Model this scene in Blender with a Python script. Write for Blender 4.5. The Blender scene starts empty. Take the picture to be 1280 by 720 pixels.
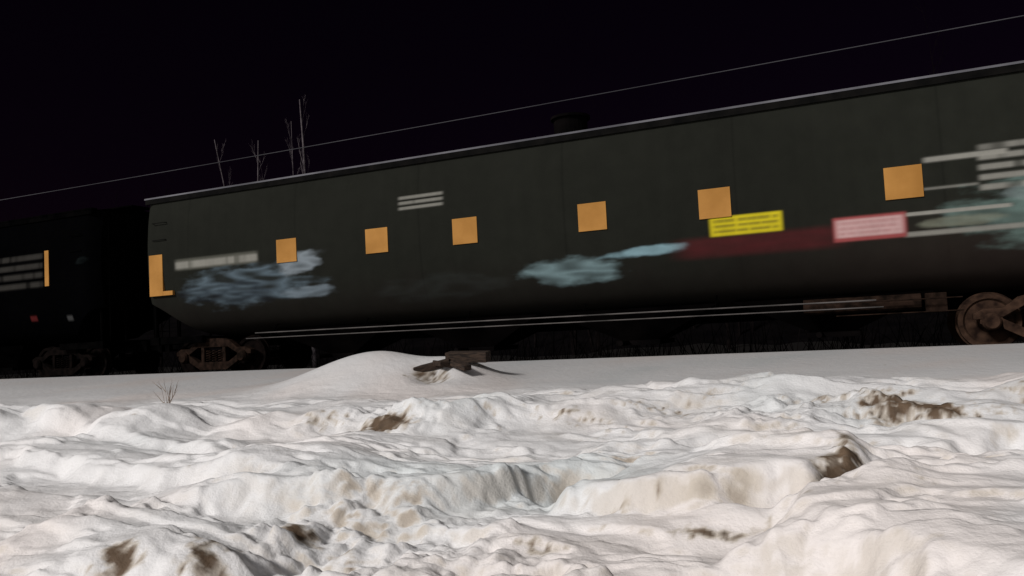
import bpy, math, random
import numpy as np
from mathutils import Vector, Matrix
random.seed(7); rng=np.random.RandomState(3)
EYE=1.6
# ---------------------------------------------------------------- noise
_perm=rng.permutation(256); _perm=np.concatenate([_perm,_perm]); _ang=rng.rand(256)*2*np.pi
_gx=np.cos(_ang); _gy=np.sin(_ang)
_r1=rng.rand(512); _r2=rng.rand(512); _r3=rng.rand(512)
def perlin(x,y):
    xi=np.floor(x).astype(int); yi=np.floor(y).astype(int); xf=x-xi; yf=y-yi
    X=xi&255; Y=yi&255; X1=(X+1)&255; Y1=(Y+1)&255
    def g(a,b,dx,dy):
        h=_perm[_perm[a]+b]; return _gx[h]*dx+_gy[h]*dy
    u=xf*xf*xf*(xf*(xf*6-15)+10); v=yf*yf*yf*(yf*(yf*6-15)+10)
    a=g(X,Y,xf,yf)*(1-u)+g(X1,Y,xf-1,yf)*u
    b=g(X,Y1,xf,yf-1)*(1-u)+g(X1,Y1,xf-1,yf-1)*u
    return (a*(1-v)+b*v)*1.45
def fbm(x,y,o=4,l=2.03,g=.5):
    s=0;a=1;t=0
    for i in range(o):
        s=s+a*perlin(x+17.3*i,y-9.1*i); t+=a; a*=g; x=x*l; y=y*l
    return s/t
def puffy(x,y,o=3):
    s=0;a=1;t=0
    for i in range(o):
        s=s+a*(np.sqrt(perlin(x+7.3*i,y+5.1*i)**2+.002)*2-.5); t+=a;a*=.5;x=x*2.1;y=y*2.1
    return s/t
def lumps(x,y,keep=.6):
    """irregular clods attached to the surface: max of randomly sized domes"""
    xw=x+perlin(x*1.7,y*1.7)*.35; yw=y+perlin(x*1.7+40,y*1.7)*.35
    xi=np.floor(xw).astype(int); yi=np.floor(yw).astype(int); out=np.zeros_like(xw)
    for i in (-1,0,1):
        for j in (-1,0,1):
            h=_perm[_perm[(xi+i)&255]+((yi+j)&255)]
            cx=xi+i+_r1[h]; cy=yi+j+_r2[h]; r=.3+.65*_r3[h]; k=(_r1[h+200]<keep)
            dx=xw-cx; dy=yw-cy; an=_r2[h+200]*3.14; c=np.cos(an); s=np.sin(an)
            d2=((dx*c+dy*s)**2+((-dx*s+dy*c)*1.4)**2)/(r*r)
            out=np.maximum(out,np.clip(1-d2,0,1)**.65*r*k)
    return out
def sst(a,b,x):
    t=np.clip((x-a)/(b-a),0,1); return t*t*(3-2*t)
# ---------------------------------------------------------------- mesh helpers
def link(o,parent=None):
    bpy.context.scene.collection.objects.link(o)
    if parent: o.parent=parent
    return o
def empty(name):
    e=bpy.data.objects.new(name,None); return link(e)
def mesh_np(name,V,F,mat,parent=None,smooth=True,color=None):
    me=bpy.data.meshes.new(name); V=np.asarray(V,dtype=np.float32); F=np.asarray(F,dtype=np.int32)
    me.vertices.add(len(V)); me.vertices.foreach_set('co',V.ravel())
    n=F.shape[1]; me.loops.add(F.size); me.loops.foreach_set('vertex_index',F.ravel())
    me.polygons.add(len(F)); me.polygons.foreach_set('loop_start',np.arange(0,F.size,n,dtype=np.int32))
    me.polygons.foreach_set('use_smooth',np.full(len(F),smooth))
    me.update(calc_edges=True)
    if color is not None:
        a=me.color_attributes.new('paint','FLOAT_COLOR','POINT')
        c=np.ones((len(V),4),dtype=np.float32); c[:,:color.shape[1]]=color; a.data.foreach_set('color',c.ravel())
    me.materials.append(mat); me.validate()
    return link(bpy.data.objects.new(name,me),parent)
def grid_faces(nr,nc,flip=False):
    i=np.arange(nr-1)[:,None]*nc+np.arange(nc-1)[None,:]; i=i.ravel()
    F=np.stack([i,i+1,i+nc+1,i+nc],1)
    return F[:,::-1] if flip else F
class Acc:
    def __init__(s): s.v=[];s.f=[]
    def box(s,x0,x1,y0,y1,z0,z1):
        n=len(s.v); s.v+=[(x0,y0,z0),(x1,y0,z0),(x1,y1,z0),(x0,y1,z0),(x0,y0,z1),(x1,y0,z1),(x1,y1,z1),(x0,y1,z1)]
        s.f+=[(n,n+3,n+2,n+1),(n+4,n+5,n+6,n+7),(n,n+1,n+5,n+4),(n+1,n+2,n+6,n+5),(n+2,n+3,n+7,n+6),(n+3,n,n+4,n+7)]
    def tube(s,pts,rad,seg=6,cap=True):
        n0=len(s.v); pts=[Vector(p) for p in pts]
        for i,p in enumerate(pts):
            d=(pts[min(i+1,len(pts)-1)]-pts[max(i-1,0)]).normalized()
            u=d.cross(Vector((0,0,1)))
            if u.length<.1: u=d.cross(Vector((0,1,0)))
            u.normalize(); w=d.cross(u); r=rad[i] if isinstance(rad,(list,tuple)) else rad
            for k in range(seg):
                a=2*math.pi*k/seg; s.v.append(tuple(p+(u*math.cos(a)+w*math.sin(a))*r))
        for i in range(len(pts)-1):
            for k in range(seg):
                a=n0+i*seg+k; b=n0+i*seg+(k+1)%seg; s.f.append((a,b,b+seg,a+seg))
        if cap and seg>2:
            s.f.append(tuple(n0+k for k in range(seg))[::-1]); s.f.append(tuple(n0+(len(pts)-1)*seg+k for k in range(seg)))
    def lathe_y(s,cx,cy,cz,prof,seg=40):
        n0=len(s.v)
        for dy,r in prof:
            for k in range(seg):
                a=2*math.pi*k/seg; s.v.append((cx+r*math.cos(a),cy+dy,cz+r*math.sin(a)))
        for i in range(len(prof)-1):
            for k in range(seg):
                a=n0+i*seg+k; b=n0+i*seg+(k+1)%seg; s.f.append((a,b,b+seg,a+seg))
        s.f.append(tuple(n0+k for k in range(seg))[::-1]); s.f.append(tuple(n0+(len(prof)-1)*seg+k for k in range(seg)))
    def prism_y(s,poly,y0,y1):
        n0=len(s.v); n=len(poly)
        s.v+=[(x,y0,z) for x,z in poly]+[(x,y1,z) for x,z in poly]
        s.f.append(tuple(n0+i for i in range(n))); s.f.append(tuple(n0+n+i for i in range(n))[::-1])
        for i in range(n):
            j=(i+1)%n; s.f.append((n0+j,n0+i,n0+n+i,n0+n+j))
    def obj(s,name,mat,parent=None,smooth=False,bevel=0):
        me=bpy.data.meshes.new(name); me.from_pydata(s.v,[],s.f); me.materials.append(mat)
        if smooth: me.polygons.foreach_set('use_smooth',[True]*len(me.polygons))
        me.update(); o=link(bpy.data.objects.new(name,me),parent)
        if bevel:
            b=o.modifiers.new('b','BEVEL'); b.width=bevel; b.segments=2; b.limit_method='ANGLE'
        return o
# ---------------------------------------------------------------- materials
def mat_noise(name,c1,c2,scale=5,rough=.7,bump=.0,metal=0,stretch=(1,1,1),detail=6,spec=.3):
    m=bpy.data.materials.new(name); m.use_nodes=True; nt=m.node_tree; N=nt.nodes; L=nt.links
    b=N['Principled BSDF']; b.inputs['Roughness'].default_value=rough; b.inputs['Metallic'].default_value=metal
    b.inputs['Specular IOR Level'].default_value=spec
    tc=N.new('ShaderNodeTexCoord'); mp=N.new('ShaderNodeMapping'); mp.inputs['Scale'].default_value=stretch
    n=N.new('ShaderNodeTexNoise'); n.inputs['Scale'].default_value=scale; n.inputs['Detail'].default_value=detail
    r=N.new('ShaderNodeValToRGB'); r.color_ramp.elements[0].position=.35; r.color_ramp.elements[1].position=.65
    r.color_ramp.elements[0].color=(*c1,1); r.color_ramp.elements[1].color=(*c2,1)
    L.new(tc.outputs['Object'],mp.inputs[0]); L.new(mp.outputs[0],n.inputs['Vector']); L.new(n.outputs['Fac'],r.inputs[0]); L.new(r.outputs[0],b.inputs['Base Color'])
    if bump:
        bp=N.new('ShaderNodeBump'); bp.inputs['Strength'].default_value=bump; bp.inputs['Distance'].default_value=.02
        L.new(n.outputs['Fac'],bp.inputs['Height']); L.new(bp.outputs[0],b.inputs['Normal'])
    return m
def mat_paint(name,rough=.8,noise_scale=2.5,amp=.12,spec=.04):
    m=bpy.data.materials.new(name); m.use_nodes=True; nt=m.node_tree; N=nt.nodes; L=nt.links
    b=N['Principled BSDF']; b.inputs['Roughness'].default_value=rough; b.inputs['Specular IOR Level'].default_value=spec
    at=N.new('ShaderNodeAttribute'); at.attribute_name='paint'
    tc=N.new('ShaderNodeTexCoord'); n=N.new('ShaderNodeTexNoise'); n.inputs['Scale'].default_value=noise_scale; n.inputs['Detail'].default_value=12
    n.inputs['Roughness'].default_value=.7
    mr=N.new('ShaderNodeMapRange'); mr.inputs['From Min'].default_value=.3; mr.inputs['From Max'].default_value=.7
    mr.inputs['To Min'].default_value=1-amp; mr.inputs['To Max'].default_value=1+amp
    mx=N.new('ShaderNodeVectorMath'); mx.operation='SCALE'
    L.new(tc.outputs['Object'],n.inputs['Vector']); L.new(n.outputs['Fac'],mr.inputs['Value'])
    L.new(at.outputs['Color'],mx.inputs[0]); L.new(mr.outputs[0],mx.inputs['Scale']); L.new(mx.outputs[0],b.inputs['Base Color'])
    return m
def mat_snow():
    m=bpy.data.materials.new('snow'); m.use_nodes=True; nt=m.node_tree; N=nt.nodes; L=nt.links
    b=N['Principled BSDF']; b.inputs['Roughness'].default_value=.65; b.inputs['Specular IOR Level'].default_value=.2
    at=N.new('ShaderNodeAttribute'); at.attribute_name='paint'; L.new(at.outputs['Color'],b.inputs['Base Color'])
    tc=N.new('ShaderNodeTexCoord')
    n=N.new('ShaderNodeTexNoise'); n.inputs['Scale'].default_value=9; n.inputs['Detail'].default_value=9; n.inputs['Roughness'].default_value=.6
    n2=N.new('ShaderNodeTexNoise'); n2.inputs['Scale'].default_value=60; n2.inputs['Detail'].default_value=4
    ad=N.new('ShaderNodeMath'); ad.operation='MULTIPLY_ADD'; ad.inputs[1].default_value=.22
    L.new(tc.outputs['Object'],n.inputs['Vector']); L.new(tc.outputs['Object'],n2.inputs['Vector'])
    L.new(n2.outputs['Fac'],ad.inputs[0]); L.new(n.outputs['Fac'],ad.inputs[2])
    bp=N.new('ShaderNodeBump'); bp.inputs['Strength'].default_value=.45; bp.inputs['Distance'].default_value=.032
    L.new(ad.outputs[0],bp.inputs['Height']); L.new(bp.outputs[0],b.inputs['Normal'])
    return m
M_snow=mat_snow(); M_side=mat_paint('weathered_car_paint'); M_side_blk=mat_paint('black_car_paint',.95,2.5,.12,0)
M_black=mat_noise('black_steel',(.0025,.0025,.0025),(.006,.0055,.005),4,.9,spec=.05)
M_under=mat_noise('underframe_black',(.0008,.0008,.0009),(.0022,.002,.002),4,.95,spec=.0)
M_roof=mat_noise('roof_grey',(.006,.006,.006),(.010,.010,.010),4,.85,spec=.05)
M_hatch=mat_noise('hatch_dark',(.0018,.0016,.0018),(.0055,.0045,.0045),1.5,.95,spec=.0)
M_edge=mat_noise('roof_edge_trim',(.06,.06,.07),(.14,.14,.155),1.0,.7)
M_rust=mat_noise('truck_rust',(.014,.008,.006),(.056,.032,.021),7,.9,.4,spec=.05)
M_rustl=mat_noise('truck_rust_dim',(.006,.004,.003),(.024,.014,.010),7,.9,.4,spec=.03)  # truck rust scaled darker, dimness set in the colour
M_rustd=mat_noise('truck_rust_dark',(.0018,.0014,.0013),(.006,.004,.0035),7,.9,.3,spec=.02)  # darkest copy of the truck rust, shade set in the colour
M_rod=mat_noise('sill_rod_grey',(.035,.032,.03),(.10,.09,.085),2,.7)
M_orange=mat_noise('orange_reflector',(.33,.155,.035),(.44,.215,.055),1.6,.7,spec=.1)
M_steel=mat_noise('rail_steel',(.03,.022,.017),(.07,.05,.04),8,.5,metal=.3)
M_wood=mat_noise('old_timber',(.012,.008,.006),(.05,.032,.022),9,.9,.5,stretch=(1,6,6))
M_bark=mat_noise('unlit_bark',(.0025,.0018,.002),(.006,.0045,.0045),6,.95,spec=.02)  # bark colour darkened to stand for trees that little light reaches
M_birch=mat_noise('birch_bark',(.05,.042,.046),(.15,.13,.138),2,.85,stretch=(1,1,2),spec=.05)
M_wire=mat_noise('wire',(.022,.022,.027),(.06,.06,.067),.3,.8)
# ---------------------------------------------------------------- ground sheet
def seg(a,b,step): return np.arange(a,b,step)
xs=np.concatenate([-np.geomspace(400,14.2,50),seg(-14,-9,.08),seg(-9,-5,.03),seg(-5,3.2,.016),seg(3.2,8,.08),np.geomspace(8,400,50)])
ys=np.concatenate([-np.geomspace(300,.7,30),seg(-.5,2.2,.1),seg(2.2,5.6,.013),seg(5.6,9.2,.022),seg(9.2,13.6,.06),seg(13.6,18,.15),np.geomspace(18,600,60)])
X,Y=np.meshgrid(xs,ys)
def gauss(x,y,cx,cy,sx,sy,rot=0):
    c,s=math.cos(rot),math.sin(rot); dx=x-cx;dy=y-cy; a=(dx*c+dy*s)/sx; b=(-dx*s+dy*c)/sy
    return np.exp(-(a*a+b*b))
def plateau(x,y,cx,cy,sx,sy,rot=0,e=.25,w=.35):
    c,s=math.cos(rot),math.sin(rot); dx=x-cx;dy=y-cy; a=(dx*c+dy*s)/sx; b=(-dx*s+dy*c)/sy
    d=np.sqrt(a*a+b*b)+fbm(x*1.6,y*1.6,4)*w
    return 1-sst(1-e,1+e,d)
def ridge(x,y,pts,h,wf,wb,warp=.18):
    px,py=zip(*pts); yc=np.interp(x,px,py)+fbm(x*1.1+3,y*0+py[0],3)*warp*2+fbm(x*3,y*3,2)*warp*.4
    d=y-yc; m=sst(px[0]-.5,px[0]+.3,x)*(1-sst(px[-1]-.3,px[-1]+.5,x))
    return h*m*np.where(d<0,np.exp(-(d/wf)**2),np.exp(-(d/wb)**2))
def step(x,y,pts,h,w,back,warp=.15):
    px,py=zip(*pts); yc=np.interp(x,px,py)+fbm(x*1.3+3,y*0+py[0],4)*warp*2+fbm(x*4,y*4,2)*.05
    d=y-yc; m=sst(px[0]-.4,px[0]+.4,x)*(1-sst(px[-1]-.4,px[-1]+.4,x))
    return h*m*sst(-w,0,d)*(1-sst(.1,back,d))
def terrain(x,y):
    base=np.interp(y,[-400,0,2,3,4,5,6,7,8.5,10,12.2,12.9,13.7,14,16.2,17,20,600],
                     [-1.6,-1.6,-1.37,-1.16,-1.03,-.95,-.89,-.83,-.72,-.61,-.45,-.47,-.8,-.82,-.82,-.9,-.95,-1.0])
    near=sst(1.5,2.5,y)*(1-sst(7.8,9.6,y))
    side=(1-sst(3.5,8,x))*sst(-16,-10,x)
    near=near*(.4+.6*side)
    z=base+fbm(x*.35,y*.35,3)*.07*(1-sst(9,12,y))*sst(1,3,y)
    left=sst(-3.6,-5.4,x); rough=near*(1-.8*left)
    z+=fbm(x*.6+4,y*1.1,3)*.14*near*(1-.3*left)
    z+=ridge(x,y,[(-12,5.3),(-9,5.6),(-7,5.9),(-4.5,6.3),(-3.5,6.6),(-2,7.2),(-.5,7.7),(.5,7.5),(2,7.5),(5,8)],.21,.32,1.0)*(.8+.9*fbm(x*.8,y*.8,2))
    z+=step(x,y,[(-12,5.2),(-8,4.95),(-6,4.65),(-4.6,4.35),(-3.3,4.3)],.13,.18,1.3,.1)
    z+=step(x,y,[(-11,6.3),(-8,5.9),(-6,5.35),(-4.8,5.1)],.10,.16,.9,.1)
    z+=ridge(x,y,[(-10,6.7),(-8,6.8),(-6,6.5),(-5,6.1)],.07,.6,.13,.1)
    z+=ridge(x,y,[(-8,4.1),(-6,3.95),(-4.6,3.7)],.07,.4,.10,.08)
    z+=step(x,y,[(-4.0,3.9),(-3.2,4.1),(-2.4,4.4),(-1.9,4.9),(-1.5,5.2)],.16,.22,.5,.14)
    z+=plateau(x,y,-.85,4.8,.85,.48,.35,.17)*.19
    z+=plateau(x,y,.65,3.95,1.15,.75,.1,.17)*.21
    z+=step(x,y,[(-1.9,5.7),(-.8,5.9),(.3,5.9),(1.6,6.1)],.12,.22,.8,.18)
    z+=step(x,y,[(-.2,5.1),(.8,5.15),(1.8,5.4)],.07,.13,.5,.1)
    z+=plateau(x,y,-1.0,2.95,.8,.34,.1,.2)*.10
    z+=plateau(x,y,-3.8,3.05,.9,.5,.2,.3)*.17
    z+=gauss(x,y,-.1,7.0,.45,.3)*.15+gauss(x,y,-3.9,6.35,.5,.22)*.13+gauss(x,y,.75,7.0,.3,.2)*.1
    z-=gauss(x,y,-1.8,4.75,.5,.35)*.17+gauss(x,y,-.75,3.9,.6,.18,.3)*.12+gauss(x,y,-2.3,5.6,.5,.22)*.08+gauss(x,y,-2.75,3.35,.3,.22)*.07+gauss(x,y,.35,6.5,.5,.22)*.10
    z+=gauss(x,y,-6.5,9.6,1.25,.8)*.50+gauss(x,y,-5.25,9.9,.5,.5)*.17-gauss(x,y,-5.35,9.25,.25,.22)*.12
    cm=sst(-.02,.28,fbm(x*.6+9,y*.6+2,3)+.9*gauss(x,y,-2.6,3.6,1.0,.6)+.5*gauss(x,y,-1.4,3.2,.8,.3)+.6*gauss(x,y,-.2,6.8,1.3,.4)+.45*gauss(x,y,-3.9,6.2,.8,.3)-.8*plateau(x,y,.7,3.9,1.3,.95)-.7*plateau(x,y,-.9,4.75,.9,.5)-.24)
    z+=cm*rough*(lumps(x*3.4,y*3.8,.5)*.070+lumps(x*7.5+3,y*8+2,.55)*.042)
    z+=cm*rough*puffy(x*5+1,y*5.5,3)*.023
    z+=near*(1-.4*left)*puffy(x*1.1,y*2.1,3)*.036
    z+=near*fbm(x*3,y*3.8,4)*.015
    z+=rough*lumps(x*15,y*16,.2)*.009*(.2+cm)
    z+=rough*.038*sst(-.05,.05,fbm(x*.6+20,y*1.3+3,5))*(1-sst(8,9,y))
    z+=near*.030*sst(-.05,.05,fbm(x*.45+50,y*2.1+3,5))*(1-sst(8,9,y))
    z+=sst(17,22,y)*fbm(x*.2,y*.2,3)*.5
    return z,cm*rough
Z,CM=terrain(X,Y)
gy,gx=np.gradient(Z); dyy=np.gradient(ys)[:,None]; dxx=np.gradient(xs)[None,:]
slope=np.sqrt((gy/dyy)**2+(gx/dxx)**2); face=gy/dyy
def dirt(x,y,slope):
    spots=[(-4.05,6.1,.30,.2,1.0),(-4.7,6.2,.5,.12,.5),(.3,6.9,.45,.32,1.1),(-.15,7.25,.5,.2,.75),(1.3,7.4,.7,.22,.7),(-1.6,7.1,.6,.15,.55),(-2.4,6.7,.4,.2,.45),
           (-.2,4.7,.12,.34,.9),(-.75,4.05,.5,.07,.65),(-1.55,3.7,.25,.08,.5),(-2.9,3.55,.15,.1,.75),(-2.6,3.5,.08,.08,.7),(-2.95,2.9,.2,.16,.9),(-3.4,2.8,.13,.1,.8),(-2.5,2.75,.2,.1,.55),(-5.4,9.3,.3,.2,.7),(-1.9,6.3,.5,.12,.4),(1.2,6.9,.5,.1,.6),(-3.3,6.5,.4,.1,.4)]
    xw=x+fbm(x*3,y*3,3)*.16; yw=y+fbm(x*3+30,y*3,3)*.14
    d=np.zeros_like(x)
    for cx,cy,sx,sy,a in spots: d=np.maximum(d,a*gauss(xw,yw,cx,cy,sx,sy))
    n=fbm(x*2.6+5,y*3.4+1,5); n2=fbm(x*14,y*16,4)
    near=sst(1.5,2.5,y)*(1-sst(8.6,9.8,y))
    m=sst(.38,1.0,d+n*.6+n2*.7+np.clip(slope-.3,0,.8)*.2*(d>.15))
    m2=sst(.95,1.9,slope*.9+n*1.3+n2*1.1)*near*.28*sst(-5,-2,x)
    m3=sst(.5,1.3,face+n2*.7)*sst(.0,.4,fbm(x*.9+70,y*1.3,3))*near*.42*(1-.5*sst(-3.5,-5,x))
    return np.clip(m+m2+m3,0,1)
D=dirt(X,Y,slope)*sst(1,2,Y)*(1-sst(10.5,11.5,Y))
tone=fbm(X*.5+31,Y*.5,3)
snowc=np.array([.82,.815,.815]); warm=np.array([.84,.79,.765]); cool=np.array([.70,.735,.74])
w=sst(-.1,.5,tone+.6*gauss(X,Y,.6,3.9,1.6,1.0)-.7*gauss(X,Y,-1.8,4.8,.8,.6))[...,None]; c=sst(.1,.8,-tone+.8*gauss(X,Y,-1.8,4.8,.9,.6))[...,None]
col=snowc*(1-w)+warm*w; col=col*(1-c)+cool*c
fine=fbm(X*7,Y*9,4)
veil=(sst(-.05,.6,fbm(X*1.1,Y*2.1,5)+fine*.3)*.30*sst(2,3,Y)*(1-sst(8.4,9.6,Y))*sst(-8,-2,X))[...,None]
col=col*(1-veil)+np.array([.48,.435,.38])*veil
dn=fbm(X*6,Y*6,3)[...,None]
dc=np.array([.135,.092,.06])*(1+dn*.9)
Dm=D[...,None]; mid=np.array([.56,.505,.435])
k1=np.clip(Dm*2,0,1); k2=np.clip(Dm*2-1,0,1)
col=col*(1-k1)+mid*k1; col=col*(1-k2)+dc*k2
falloff=sst(5.0,12.5,Y+fbm(X*.6,Y,3)*.6)[...,None]; col=col*(1-falloff*.42)  # snow darkens with distance: light falloff put into the colour
unlit_gnd=sst(12.75,13.3,Y+fbm(X*2,Y*2,3)*.2)[...,None]
unlit_gndc=np.array([.006,.005,.0045])*(1+fbm(X*5,Y*5,2)[...,None]*.5)
col=col*(1-unlit_gnd)+unlit_gndc*unlit_gnd  # ballast, and all ground behind it coloured dark as if unlit
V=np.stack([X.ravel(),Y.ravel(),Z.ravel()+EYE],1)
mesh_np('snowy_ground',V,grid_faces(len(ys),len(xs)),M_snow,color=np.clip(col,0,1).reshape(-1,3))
# ---------------------------------------------------------------- track
YC=15.1; RAIL=-.6+EYE
tr=empty('railway_track')
a=Acc()
for yy in (YC-.755,YC+.755):
    a.box(-90,60,yy-.035,yy+.035,RAIL-.04,RAIL); a.box(-90,60,yy-.009,yy+.009,RAIL-.13,RAIL-.04); a.box(-90,60,yy-.07,yy+.07,RAIL-.15,RAIL-.13)
a.obj('rails',M_steel,tr)
a=Acc()
for i in range(230):
    x=-80+i*.55; a.box(x,x+.23,YC-1.3,YC+1.3,RAIL-.33,RAIL-.152)
a.obj('sleepers',M_wood,tr,bevel=.01)
# ---------------------------------------------------------------- hopper cars
YS=13.6
PR=np.array([(1.05,.30),(.66,.38),(.36,.58),(.17,.88),(.06,1.25),(.012,1.7),(0,2.1),(.0,2.5),(.03,3.0),(.09,3.42),(.13,3.58)])
def dens(P,n):
    d=np.r_[0,np.cumsum(np.hypot(*np.diff(P,axis=0).T))]; t=np.linspace(0,d[-1],n)
    x=np.interp(t,d,P[:,0]);y=np.interp(t,d,P[:,1])
    k=max(3,n//14)|1
    def sm(q):
        p=np.pad(q,k//2,mode='reflect',reflect_type='odd'); return np.convolve(p,np.ones(k)/k,'valid')
    return np.stack([sm(sm(x)),sm(sm(y))],1)
def endshape(x,dy,h,x0,x1):
    d=np.minimum(x-x0,x1-x); hm=.30+.85*(1-sst(0,1.7,d)); h2=np.maximum(h,np.where(h<1.3,hm,h))
    dy2=dy+.22*np.clip(1-d/.38,0,1)**2
    return dy2,h2
def rect(x,h,x0,x1,h0,h1,e=.03,ex=None):
    ex=ex or e
    return sst(x0-ex,x0+ex,x)*(1-sst(x1-ex,x1+ex,x))*sst(h0-e,h0+e,h)*(1-sst(h1-e,h1+e,h))
def over(c,m,col): m=np.clip(m,0,1)[...,None]; return c*(1-m)+np.array(col)*m
def letters(x,h,x0,x1,h0,h1,rows,seed=0,thr=.0,fx=9):
    m=rect(x,h,x0,x1,h0,h1,.02,.06); t=(h-h0)/(h1-h0)*rows; r=np.floor(t); f=t-r
    line=sst(.1,.35,f)*(1-sst(.65,.9,f))
    return m*line*(.3+.7*sst(thr-.3,thr+.4,perlin(x*fx+seed,r*3.7+.5+seed)+.35))
def graf(x,h,cx,ch,sx,sh,seed,tilt=0,hard=1):
    hh=h-ch-(x-cx)*tilt; xx=x-cx+fbm(x*1.2+seed,h*2,2)*.3
    d=np.sqrt((xx/sx)**2+(hh/sh)**2); n=fbm(x*1.3+seed,h*5+seed,4)
    st=1-np.abs(perlin(x*1.1+h*2.5+seed,h*6-x*.4+seed))*2.4*hard
    return sst(0,.5,(1-d)*1.2+n*.6-.1)*np.clip(.45+.6*st,.08,1)
B=np.array([.0142,.0150,.0118])
def paint_main(x,h):
    c=np.ones(x.shape+(3,))*B
    c*=(1+fbm(x*.25,h*.5,3)*.2)[...,None]; c*=(1+fbm(x*5,h*.35,3)*.08)[...,None]
    c*=(1+.16*sst(-6,3,x)-.10)[...,None]  # body lighter towards the right end: shading put into the paint
    seam=np.exp(-((((x+15.6)%3.05)-1.5)/.02)**2); c*=(1-.2*seam)[...,None]
    c=over(c,(1-sst(.5,1.6,h+fbm(x*2,h*.7,3)*.3))*.55,(.013,.010,.009))
    c=over(c,sst(-3,2.5,x)*(1-sst(.9,1.9,h))*.4,(.034,.022,.019))
    ice=(.105,.145,.175)
    c=over(c,graf(x,h,-12.5,1.38,2.35,.56,3,hard=1.1)*.8,ice)
    c=over(c,graf(x,h,-12.9,1.25,1.8,.36,41,hard=1.3)*.55,(.008,.010,.015))
    c=over(c,graf(x,h,-11.0,1.76,.75,.32,8,hard=.8)*.8,(.23,.27,.30))
    c=over(c,graf(x,h,-10.8,1.12,.85,.17,9,hard=.8)*.75,(.18,.225,.26))
    c=over(c,graf(x,h,-4.95,1.10,1.25,.30,11,hard=.8)*.85,(.18,.265,.28))
    c=over(c,graf(x,h,-3.5,1.33,.98,.12,17,tilt=.03,hard=.3)*1.0,(.20,.32,.36))
    c=over(c,graf(x,h,-7.6,1.0,2.0,.34,23)*.05,(.12,.15,.15))
    c=over(c,rect(x,h,-2.9,-.35,1.14,1.46,.07,.3)*(.8+.2*perlin(x*2,h*9)),(.066,.015,.016))
    c=over(c,graf(x,h,2.5,1.42,1.55,.6,31,hard=.6)*.8,(.14,.21,.19))
    c=over(c,graf(x,h,1.35,1.36,.7,.12,37,hard=.5)*.6,(.20,.21,.16))
    c=over(c,graf(x,h,2.2,1.7,.5,.16,39,hard=.5)*.5,(.22,.27,.27))
    w=(.27,.265,.235)
    c=over(c,rect(x,h,-14.5,-12.1,1.84,2.1,.03,.1)*.35,(.18,.18,.15)); c=over(c,letters(x,h,-14.5,-12.1,1.82,2.1,1,5,-.2,5)*.75,w)
    c=over(c,letters(x,h,-8.45,-7.45,2.56,2.88,3,2,-.3,5)*.65,w)
    c=over(c,letters(x,h,.9,2.0,2.26,2.40,1,4,-.5,4)*.9,w)
    c=over(c,letters(x,h,1.62,3.2,1.75,2.5,5,7,-.1,4)*.75,w)
    c=over(c,letters(x,h,.85,1.6,1.85,1.93,1,4,-.3,4)*.5,w)
    c=over(c,letters(x,h,.58,2.0,1.48,1.58,1,9,-.6,3)*.95,w)
    c=over(c,letters(x,h,.58,3.0,1.16,1.29,1,12,-.5,3)*.8,w)
    c=over(c,rect(x,h,-2.36,-1.2,1.47,1.79,.02,.05),(.54,.45,.018)); c=over(c,letters(x,h,-2.3,-1.26,1.5,1.76,3,6,-.1,7)*.6,(.12,.10,.02))
    c=over(c,rect(x,h,-.44,.60,1.20,1.58,.02,.05),(.30,.07,.07)); c=over(c,rect(x,h,-.40,.56,1.26,1.54,.02,.06)*.9,(.54,.36,.35)); c=over(c,letters(x,h,-.36,.5,1.28,1.52,3,15,-.1,7)*.3,(.28,.09,.09))
    return np.clip(c,0,1)
def paint_next(x,h):
    c=np.ones(x.shape+(3,))*np.array([.0010,.0010,.0012]); c*=(1+fbm(x*.7,h,4)*.4)[...,None]
    c=over(c,letters(x,h,-22.5,-19.05,1.75,2.7,4,7,-.1,4)*.35,(.085,.08,.072))
    c=over(c,rect(x,h,-18.35,-18.15,.9,1.02,.03)*.5,(.10,.10,.10))
    c=over(c,rect(x,h,-19.7,-19.45,.95,1.08,.03)*.6,(.12,.02,.02))
    c=over(c,graf(x,h,-17.6,2.35,.35,.12,51)*.3,(.03,.042,.042))
    return np.clip(c,0,1)
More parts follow.
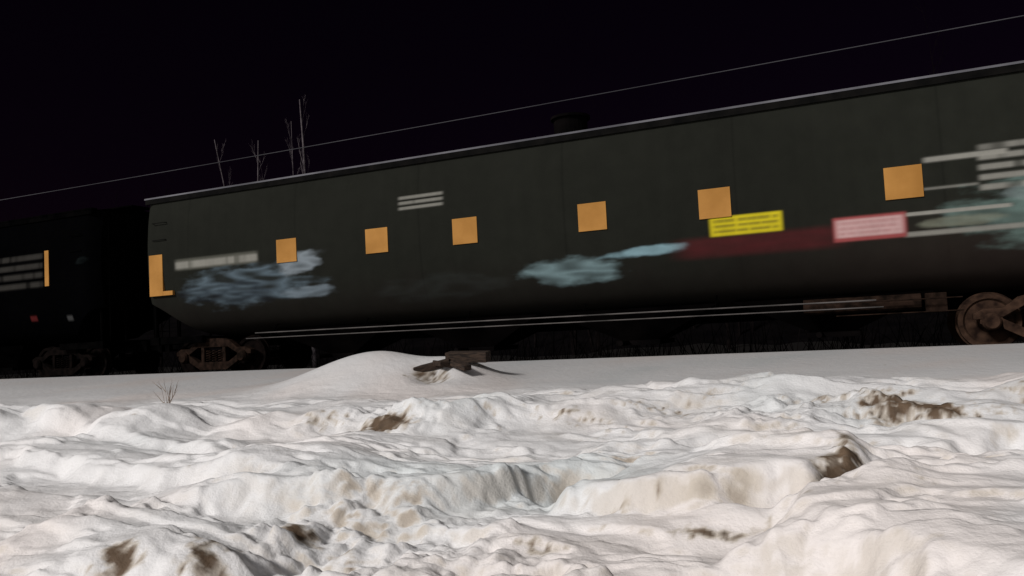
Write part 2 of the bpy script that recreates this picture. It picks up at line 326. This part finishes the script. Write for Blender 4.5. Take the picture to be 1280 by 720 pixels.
def truck(parent,cx,mats):
    m1,m2=mats; ax=EYE-.17
    a=Acc()
    pf=[(-.07,.09),(-.07,.14),(-.03,.17),(-.02,.33),(-.06,.36),(-.065,.43),(.05,.435),(.052,.46),(.075,.46),(.075,.36),(.03,.33),(.03,.15),(.08,.1)]
    for dx in (-.88,.88):
        for s in (-1,1):
            a.lathe_y(cx+dx,YC+s*.76,ax,[(p[0]*(1 if s<0 else -1),p[1]) for p in pf])
        a.tube([(cx+dx,YC-1.1,ax),(cx+dx,YC+1.1,ax)],.08,12)
    a.obj('wheels',m2,parent)
    a=Acc()
    for s in (-1,1):
        y=YC+s*1.0
        top=[(-1.12,.13),(-.98,.20),(-.72,.20),(-.5,.36),(-.25,.42),(.25,.42),(.5,.36),(.72,.20),(.98,.20),(1.12,.13)]
        a.prism_y([(cx+x,ax+z) for x,z in top]+[(cx+x,ax+z) for x,z in [(1.12,.04),(.72,.07),(.45,.22),(-.45,.22),(-.72,.07),(-1.12,.04)]],y-.09,y+.07)
        a.prism_y([(cx-.78,ax+.07),(cx-.45,ax-.12),(cx+.45,ax-.12),(cx+.78,ax+.07),(cx+.72,ax-.12),(cx+.40,ax-.30),(cx-.40,ax-.30),(cx-.72,ax-.12)],y-.085,y+.065)
        for q in (-.36,.28): a.box(cx+q,cx+q+.09,y-.08,y+.06,ax-.121,ax+.221)
        for dx in (-.88,.88):
            a.lathe_y(cx+dx,y,ax,[(-.17,.06),(-.17,.10),(-.12,.135),(.05,.135)],20)
            a.box(cx+dx-.15,cx+dx+.15,y-.075,y+.055,ax-.03,ax+.10)
        for q in (-.18,0,.18):
            pts=[(cx+q+.06*math.cos(t*.8),y-.02+.06*math.sin(t*.8),ax-.12+t*.0068) for t in range(0,42)]
            a.tube(pts,.014,5)
    a.box(cx-.2,cx+.2,YC-1.05,YC+1.05,ax+.225,ax+.33)
    a.obj('side_frames',m1,parent,bevel=.012)
def hopper(name,x0,x1,paint,dense,mats,rods,orange):
    p=empty(name)
    nx=int((x1-x0)/(.016 if dense else .03)); npf=210 if dense else 110
    pr=dens(PR,npf); xg=np.linspace(x0,x1,nx); Xg,I=np.meshgrid(xg,np.arange(npf)); DY=pr[I,0]; H=pr[I,1]
    DY,H=endshape(Xg,DY,H,x0,x1); c=paint(Xg,H)
    mesh_np('body_side',np.stack([Xg.ravel(),(YS+DY).ravel(),(H+EYE).ravel()],1),grid_faces(npf,nx),mats['side'],p,color=c.reshape(-1,3))
    nxc=60; xg=np.linspace(x0,x1,nxc); pc=dens(PR,40)
    roof=np.array([(.13,3.58),(.45,3.64),(1,3.70),(1.5,3.72),(2,3.70),(2.55,3.64),(2.87,3.58)])
    far=np.stack([3-pc[::-1,0],pc[::-1,1]],1); loop=np.concatenate([roof,far[1:],np.array([[1.5,.28],[1.05,.30]])])
    Xg,I=np.meshgrid(xg,np.arange(len(loop))); DY=loop[I,0];H=loop[I,1]; d=np.minimum(Xg-x0,x1-Xg)
    H=np.maximum(H,np.where(H<1.3,.30+.85*(1-sst(0,1.7,d)),H)); DY=np.where(DY>1.5,DY-.22*np.clip(1-d/.38,0,1)**2,DY)
    mesh_np('body_roof',np.stack([Xg.ravel(),(YS+DY).ravel(),(H+EYE).ravel()],1),grid_faces(len(loop),nxc),mats['roof'],p)
    a=Acc()
    for xe in (x0,x1):
        q=dens(PR,40); dy,h=endshape(np.full(40,xe),q[:,0],q[:,1],x0,x1)
        poly=[(xe,YS+u,v+EYE) for u,v in zip(dy,h)]; poly+= [(xe,YS+3-u,v+EYE) for u,v in zip(dy[::-1],h[::-1])]
        n=len(a.v); a.v+=poly; a.f.append(tuple(range(n,n+len(poly))))
    a.obj('body_ends',mats['dark'],p)
    a=Acc(); a.box(x0+.1,x1-.1,YS+.055,YS+.22,3.60+EYE,3.635+EYE); a.obj('roof_edge',mats['edge'],p)
    a=Acc(); a.box(x0+.12,x1-.12,YS+.065,YS+.12,3.49+EYE,3.599+EYE)  # dark strip standing in for the shade under the eave
    a.box(x0,x1,YC-.35,YC+.35,3.80+EYE,3.83+EYE)
    for k in range(int((x1-x0)//1.2)): a.box(x0+.5+k*1.2,x0+.54+k*1.2,YC-.34,YC+.34,3.72+EYE,3.80+EYE)
    cxm=(x0+x1)/2
    a.obj('roof_walk',mats['dark'],p)
    a=Acc()
    for k in (-6.6,-2.2,2.2,6.6): a.tube([(cxm+k,YC-.3,3.68+EYE),(cxm+k,YC-.3,3.86+EYE)],.33,20)
    if dense:
        a.tube([(-5.25,YC,3.75+EYE),(-5.25,YC,4.26+EYE)],.34,24); a.tube([(-5.25,YC,4.26+EYE),(-5.25,YC,4.31+EYE)],.40,24)
    a.obj('hatches',mats['hatch'],p)
    a=Acc(); a.box(x0-.25,x1+.25,YC-.2,YC+.2,.02+EYE,.30+EYE)
    for xe,s in ((x0,1),(x1,-1)):
        xa,xb=sorted((xe,xe+s*.28)); a.box(xa,xb,YS+.22,YS+2.78,.16+EYE,.34+EYE)
        xa,xb=sorted((xe+s*.3,xe+s*1.6)); a.box(xa,xb,YS+.25,YS+.37,.17+EYE,.33+EYE)
        for dy in (.3,1.0,2.0,2.7):
            a.tube([(xe+s*.12,YS+dy,.34+EYE),(xe+s*.12,YS+dy,1.2+EYE)],.035,6)
        for dy in (.4,.85):
            a.tube([(xe-s*.06,YS+dy,.3+EYE),(xe-s*.06,YS+dy,3.4+EYE)],.014,6)
        for r in range(8): a.tube([(xe-s*.06,YS+.4,.5+r*.38+EYE),(xe-s*.06,YS+.85,.5+r*.38+EYE)],.010,6)
        a.box(*sorted((xe-s*.25,xe-s*.75)),YC-.09,YC+.09,.05+EYE,.26+EYE)
        a.box(*sorted((xe-s*.6,xe-s*.86)),YC-.17,YC+.12,.0+EYE,.30+EYE)
    a.obj('underframe',M_under,p,bevel=.006)
    a=Acc()
    for xe,s in ((x0,1),(x1,-1)):
        for r in range(2):
            q=2.6+r*.4; a.tube([(xe+s*.42,YS-.03,q+EYE),(xe+s*.82,YS-.03,q+EYE)],.009,6)
            for e in (.42,.82): a.tube([(xe+s*e,YS-.03,q+EYE),(xe+s*e,YS+.1,q+EYE)],.009,6)
    a.obj('grab_irons',mats['dark'],p)
    a=Acc(); n=4; L=(x1-x0)-6.4
    for k in range(n):
        c0=x0+3.2+L*(k+.5)/n; w=L/n/2-.12; z0=.36+EYE; z1=-.22+EYE
        b=len(a.v)
        a.v+=[(c0-w,YC-1.0,z0),(c0+w,YC-1.0,z0),(c0+w,YC+1.0,z0),(c0-w,YC+1.0,z0),(c0-.35,YC-.45,z1),(c0+.35,YC-.45,z1),(c0+.35,YC+.45,z1),(c0-.35,YC+.45,z1)]
        a.f+=[(b,b+1,b+5,b+4),(b+1,b+2,b+6,b+5),(b+2,b+3,b+7,b+6),(b+3,b,b+4,b+7),(b+7,b+6,b+5,b+4)]
        a.box(c0-.42,c0+.42,YC-.6,YC+.6,z1-.09,z1-.003)
        a.tube([(c0-.2,YC-1.05,z1-.04),(c0-.2,YC-.6,z1-.04)],.05,8)
    a.obj('hopper_outlets',M_hatch if dense else M_under,p)
    if rods:
        a=Acc()
        a.tube([(x0+3.3,YS+.10,.31+EYE),(x1-4.2,YS+.10,.25+EYE)],.013,8)
        a.tube([(x0+3.0,YS+.14,.20+EYE),(x1-4.1,YS+.14,.14+EYE)],.011,8)
        a.obj('brake_pipes',M_rod,p)
        a=Acc(); k=x0+3.6
        while k<x1-4.3: a.tube([(k,YS+.15,.15+EYE),(k,YS+.5,.5+EYE)],.012,6); k+=2.4
        a.obj('pipe_hangers',M_under,p)
        a=Acc(); a.tube([(-1.0,YS+.55,.2+EYE),(.75,YS+.55,.2+EYE)],.13,16); a.box(.8,1.1,YS+.4,YS+.7,.02+EYE,.32+EYE)
        for q in (.02,.22): a.box(-.5,1.3,YS+.22,YS+.245,q+EYE,q+.02+EYE)
        a.obj('brake_reservoir',M_rustl,p,bevel=.01)
    if orange:
        a=Acc()
        for q in orange: a.box(q[0],q[1],YS-.012,YS+.004+(.1 if q[2]<1.7 else 0),q[2]+EYE,q[3]+EYE)
        a.obj('reflector_plates',M_orange,p)
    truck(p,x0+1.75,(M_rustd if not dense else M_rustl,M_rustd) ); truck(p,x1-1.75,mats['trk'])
    return p
OR=[(-15.32,-14.90,1.30,2.26),(-14.897,-14.6,1.30,1.40)]+[(x,x+.53,1.78,2.28) for x in (-11.55,-9.26,-7.25,-4.68,-2.52,.34)]
hopper('covered_hopper_car',-15.6,4.3,paint_main,True,dict(side=M_side,roof=M_roof,dark=M_black,edge=M_edge,hatch=M_hatch,trk=(M_rust,M_rust)),True,OR)
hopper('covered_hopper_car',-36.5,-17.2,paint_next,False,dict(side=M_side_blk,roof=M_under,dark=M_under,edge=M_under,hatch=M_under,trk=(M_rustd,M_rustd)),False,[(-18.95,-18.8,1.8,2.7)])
# ---------------------------------------------------------------- timber debris in the mound
d=empty('timber_debris'); zt,_=terrain(np.array([-5.15]),np.array([9.55])); zt=float(zt[0])+EYE
for i,(dx,dy,dz,l,w,h,rz,ry) in enumerate([(.1,.2,.12,.6,.2,.14,.1,.03),(-.3,-.1,.02,.5,.14,.09,.5,-.2),(.15,-.12,.02,.35,.12,.08,-.5,.2),(-.1,0,.03,.4,.2,.07,1.1,.15),(-.45,.05,.0,.3,.1,.06,.2,.1)]):
    a=Acc(); a.box(-l/2,l/2,-w/2,w/2,-h/2,h/2); o=a.obj('plank',M_wood,d,bevel=.012); o.location=(-5.15+dx,9.55+dy,zt+dz); o.rotation_euler=(.1,ry,rz)
# ---------------------------------------------------------------- trees
def branch(a,p,dirv,L,r,depth,seg,spread=.6,up=.25,top=3,wand=.09):
    n=6 if depth==3 else (5 if depth>0 else 4); pts=[Vector(p)]; dv=Vector(dirv).normalized(); rad=[r]
    ww=wand*(.35 if depth==3 else 1)
    for i in range(n):
        dv=(dv+Vector((random.gauss(0,ww),random.gauss(0,ww),random.gauss(0,.04)+up*.06))).normalized()
        pts.append(pts[-1]+dv*L/n); rad.append(r*(1-.8*(i+1)/n))
    a.tube(pts,rad,seg,False)
    if depth<=0: return
    m={3:9,2:3,1:2}[depth] if top==3 else {2:6,1:4}[depth]
    for k in range(m):
        t=.35+.6*(k+random.random()*.7)/m if depth==3 else .2+.75*random.random()
        t=min(t,.97); f=t*n; i=int(f); q=pts[i].lerp(pts[i+1],f-i); ang=random.random()*6.28
        side=Vector((math.cos(ang),math.sin(ang),0)); nd=(side*spread+dv*(.8)+Vector((0,0,up))).normalized()
        branch(a,q,nd,L*(.15 if depth==3 else .5)*(1.2-t*.6),max(r*(1-.8*t)*.4,.005),depth-1,max(3,seg-2),spread,up,top,wand)
def tree(name,x,y,H,r,mat,lean=(0,0),spread=.6):
    a=Acc(); branch(a,(x,y,EYE-1.2),(lean[0],lean[1],1),H+1.2,r,3,7,spread); return a.obj(name,mat,None,True)
for x,y,H,r,l in [(-17.2,22,8.5,.10,(-.03,0)),(-19.3,22,7.8,.065,(-.16,0)),(-19.8,22.4,7.9,.06,(-.10,.02)),(-18.7,23,8.2,.04,(-.02,0)),(2.6,27,9.6,.02,(-.05,0))]:
    tree('birch_tree',x,y,H,r,M_birch if x<0 else M_bark,l,.35)
a=Acc()
for i in range(130):
    x=random.uniform(-75,25); y=random.uniform(25,60); H=random.uniform(4,8)*(1 if x>-30 else 1.6)
    branch(a,(x,y,EYE-1.4),(random.gauss(0,.05),0,1),H,.08,2,5,.6,top=2)
for i in range(900):
    x=random.uniform(-60,25); y=random.uniform(18.5,24)
    for k in range(3): branch(a,(x+random.gauss(0,.1),y,EYE-1.2),(random.gauss(0,.4),random.gauss(0,.3),1),random.uniform(.7,1.9),.014,0,3)
a.obj('distant_trees',M_bark)
xb=np.linspace(-400,400,400); yb=np.linspace(26,75,40); XB,YB=np.meshgrid(xb,yb)
ZB=-1.3+4.2*sst(26,50,YB)+fbm(XB*.12,YB*.12,4)*1.0
M_soil=mat_noise('unlit_forest_floor',(.0012,.001,.0012),(.003,.0024,.0027),1.2,.95,spec=.02)  # near-black floor, the night darkness is put into its colour
mesh_np('backdrop_hill',np.stack([XB.ravel(),YB.ravel(),ZB.ravel()+EYE],1),grid_faces(40,400),M_soil)  # bank added to give the train a dark background
a=Acc(); zt,_=terrain(np.array([-7.2]),np.array([6.6])); b0=Vector((-7.2,6.6,float(zt[0])+EYE-.03))
random.seed(9)
for k in range(5): branch(a,b0+Vector((random.gauss(0,.02),0,0)),(random.gauss(0,.35),random.gauss(0,.2),1),.36,.0035,1,4,.7)
a.obj('dry_weed',mat_noise('weed',(.14,.10,.08),(.26,.2,.15),20,.9))
# ---------------------------------------------------------------- overhead wire and poles
w=empty('utility_line'); a=Acc()
a.tube([(-55+67*i/40,20,EYE+6.15+.25*((i-20)/20)**2) for i in range(41)],.014,6); a.obj('wire',M_wire,w,True)
for x in (-55,12):
    a=Acc(); a.tube([(x,20,EYE-1.2),(x,20,EYE+7.2)],[.16,.11],12); a.box(x-.06,x+.06,19.0,21.0,EYE+6.5,EYE+6.62)
    a.tube([(x,20,EYE+6.4),(x,20,EYE+6.5)],.05,8); a.obj('utility_pole',M_wood,w)
# ---------------------------------------------------------------- light
SUN_EL=math.radians(32); az=math.radians(24)
sd=Vector((math.sin(az)*math.cos(SUN_EL),math.cos(az)*math.cos(SUN_EL),-math.sin(SUN_EL)))
sl=bpy.data.lights.new('sun','SUN'); sl.energy=2.7; sl.angle=math.radians(11); sl.color=(1,.962,.935)
so=link(bpy.data.objects.new('sun',sl)); so.rotation_euler=sd.to_track_quat('-Z','Y').to_euler()
W=bpy.data.worlds.new('World'); bpy.context.scene.world=W; W.use_nodes=True; nt=W.node_tree; N=nt.nodes; L=nt.links
bg=N['Background']; sky=N.new('ShaderNodeTexSky'); sky.sky_type='NISHITA'; sky.sun_disc=False; sky.sun_elevation=SUN_EL; sky.sun_rotation=math.radians(180)+az
tint=N.new('ShaderNodeMix'); tint.data_type='RGBA'; tint.blend_type='MULTIPLY'; tint.inputs[0].default_value=1
tint.inputs[7].default_value=(.0075,.0018,.0046,1); L.new(sky.outputs[0],tint.inputs[6])
tc=N.new('ShaderNodeTexCoord'); sp=N.new('ShaderNodeSeparateXYZ'); L.new(tc.outputs['Generated'],sp.inputs[0])
mr=N.new('ShaderNodeMapRange'); mr.interpolation_type='SMOOTHSTEP'; mr.inputs['From Min'].default_value=.0; mr.inputs['From Max'].default_value=-.9; mr.inputs['To Min'].default_value=0; mr.inputs['To Max'].default_value=3.4
L.new(sp.outputs['Y'],mr.inputs['Value'])
fill_glow=N.new('ShaderNodeVectorMath'); fill_glow.operation='SCALE'; fill_glow.inputs[0].default_value=(.88,.86,.88); L.new(mr.outputs[0],fill_glow.inputs['Scale'])  # fill light added to the sky behind the camera
ad=N.new('ShaderNodeVectorMath'); ad.operation='ADD'; L.new(tint.outputs[2],ad.inputs[0]); L.new(fill_glow.outputs[0],ad.inputs[1])
L.new(ad.outputs[0],bg.inputs['Color']); bg.inputs['Strength'].default_value=.12
# ---------------------------------------------------------------- camera
cd=bpy.data.cameras.new('camera'); cd.sensor_width=36; cd.lens=28.1; cd.clip_end=2000; cd.clip_start=.05
co=link(bpy.data.objects.new('camera',cd)); yaw=math.radians(24); pit=math.atan(.058); th=.05
fwd=Vector((-math.sin(yaw)*math.cos(pit),math.cos(yaw)*math.cos(pit),math.sin(pit))); r=Vector((math.cos(yaw),math.sin(yaw),0)); u=r.cross(fwd)
R=r*math.cos(th)-u*math.sin(th); U=u*math.cos(th)+r*math.sin(th)
mw=Matrix((R,U,-fwd)).transposed().to_4x4(); mw.translation=Vector((0,0,EYE)); co.matrix_world=mw
sc=bpy.context.scene; sc.camera=co; sc.view_settings.view_transform='Standard'; sc.view_settings.look='None'; sc.view_settings.exposure=0
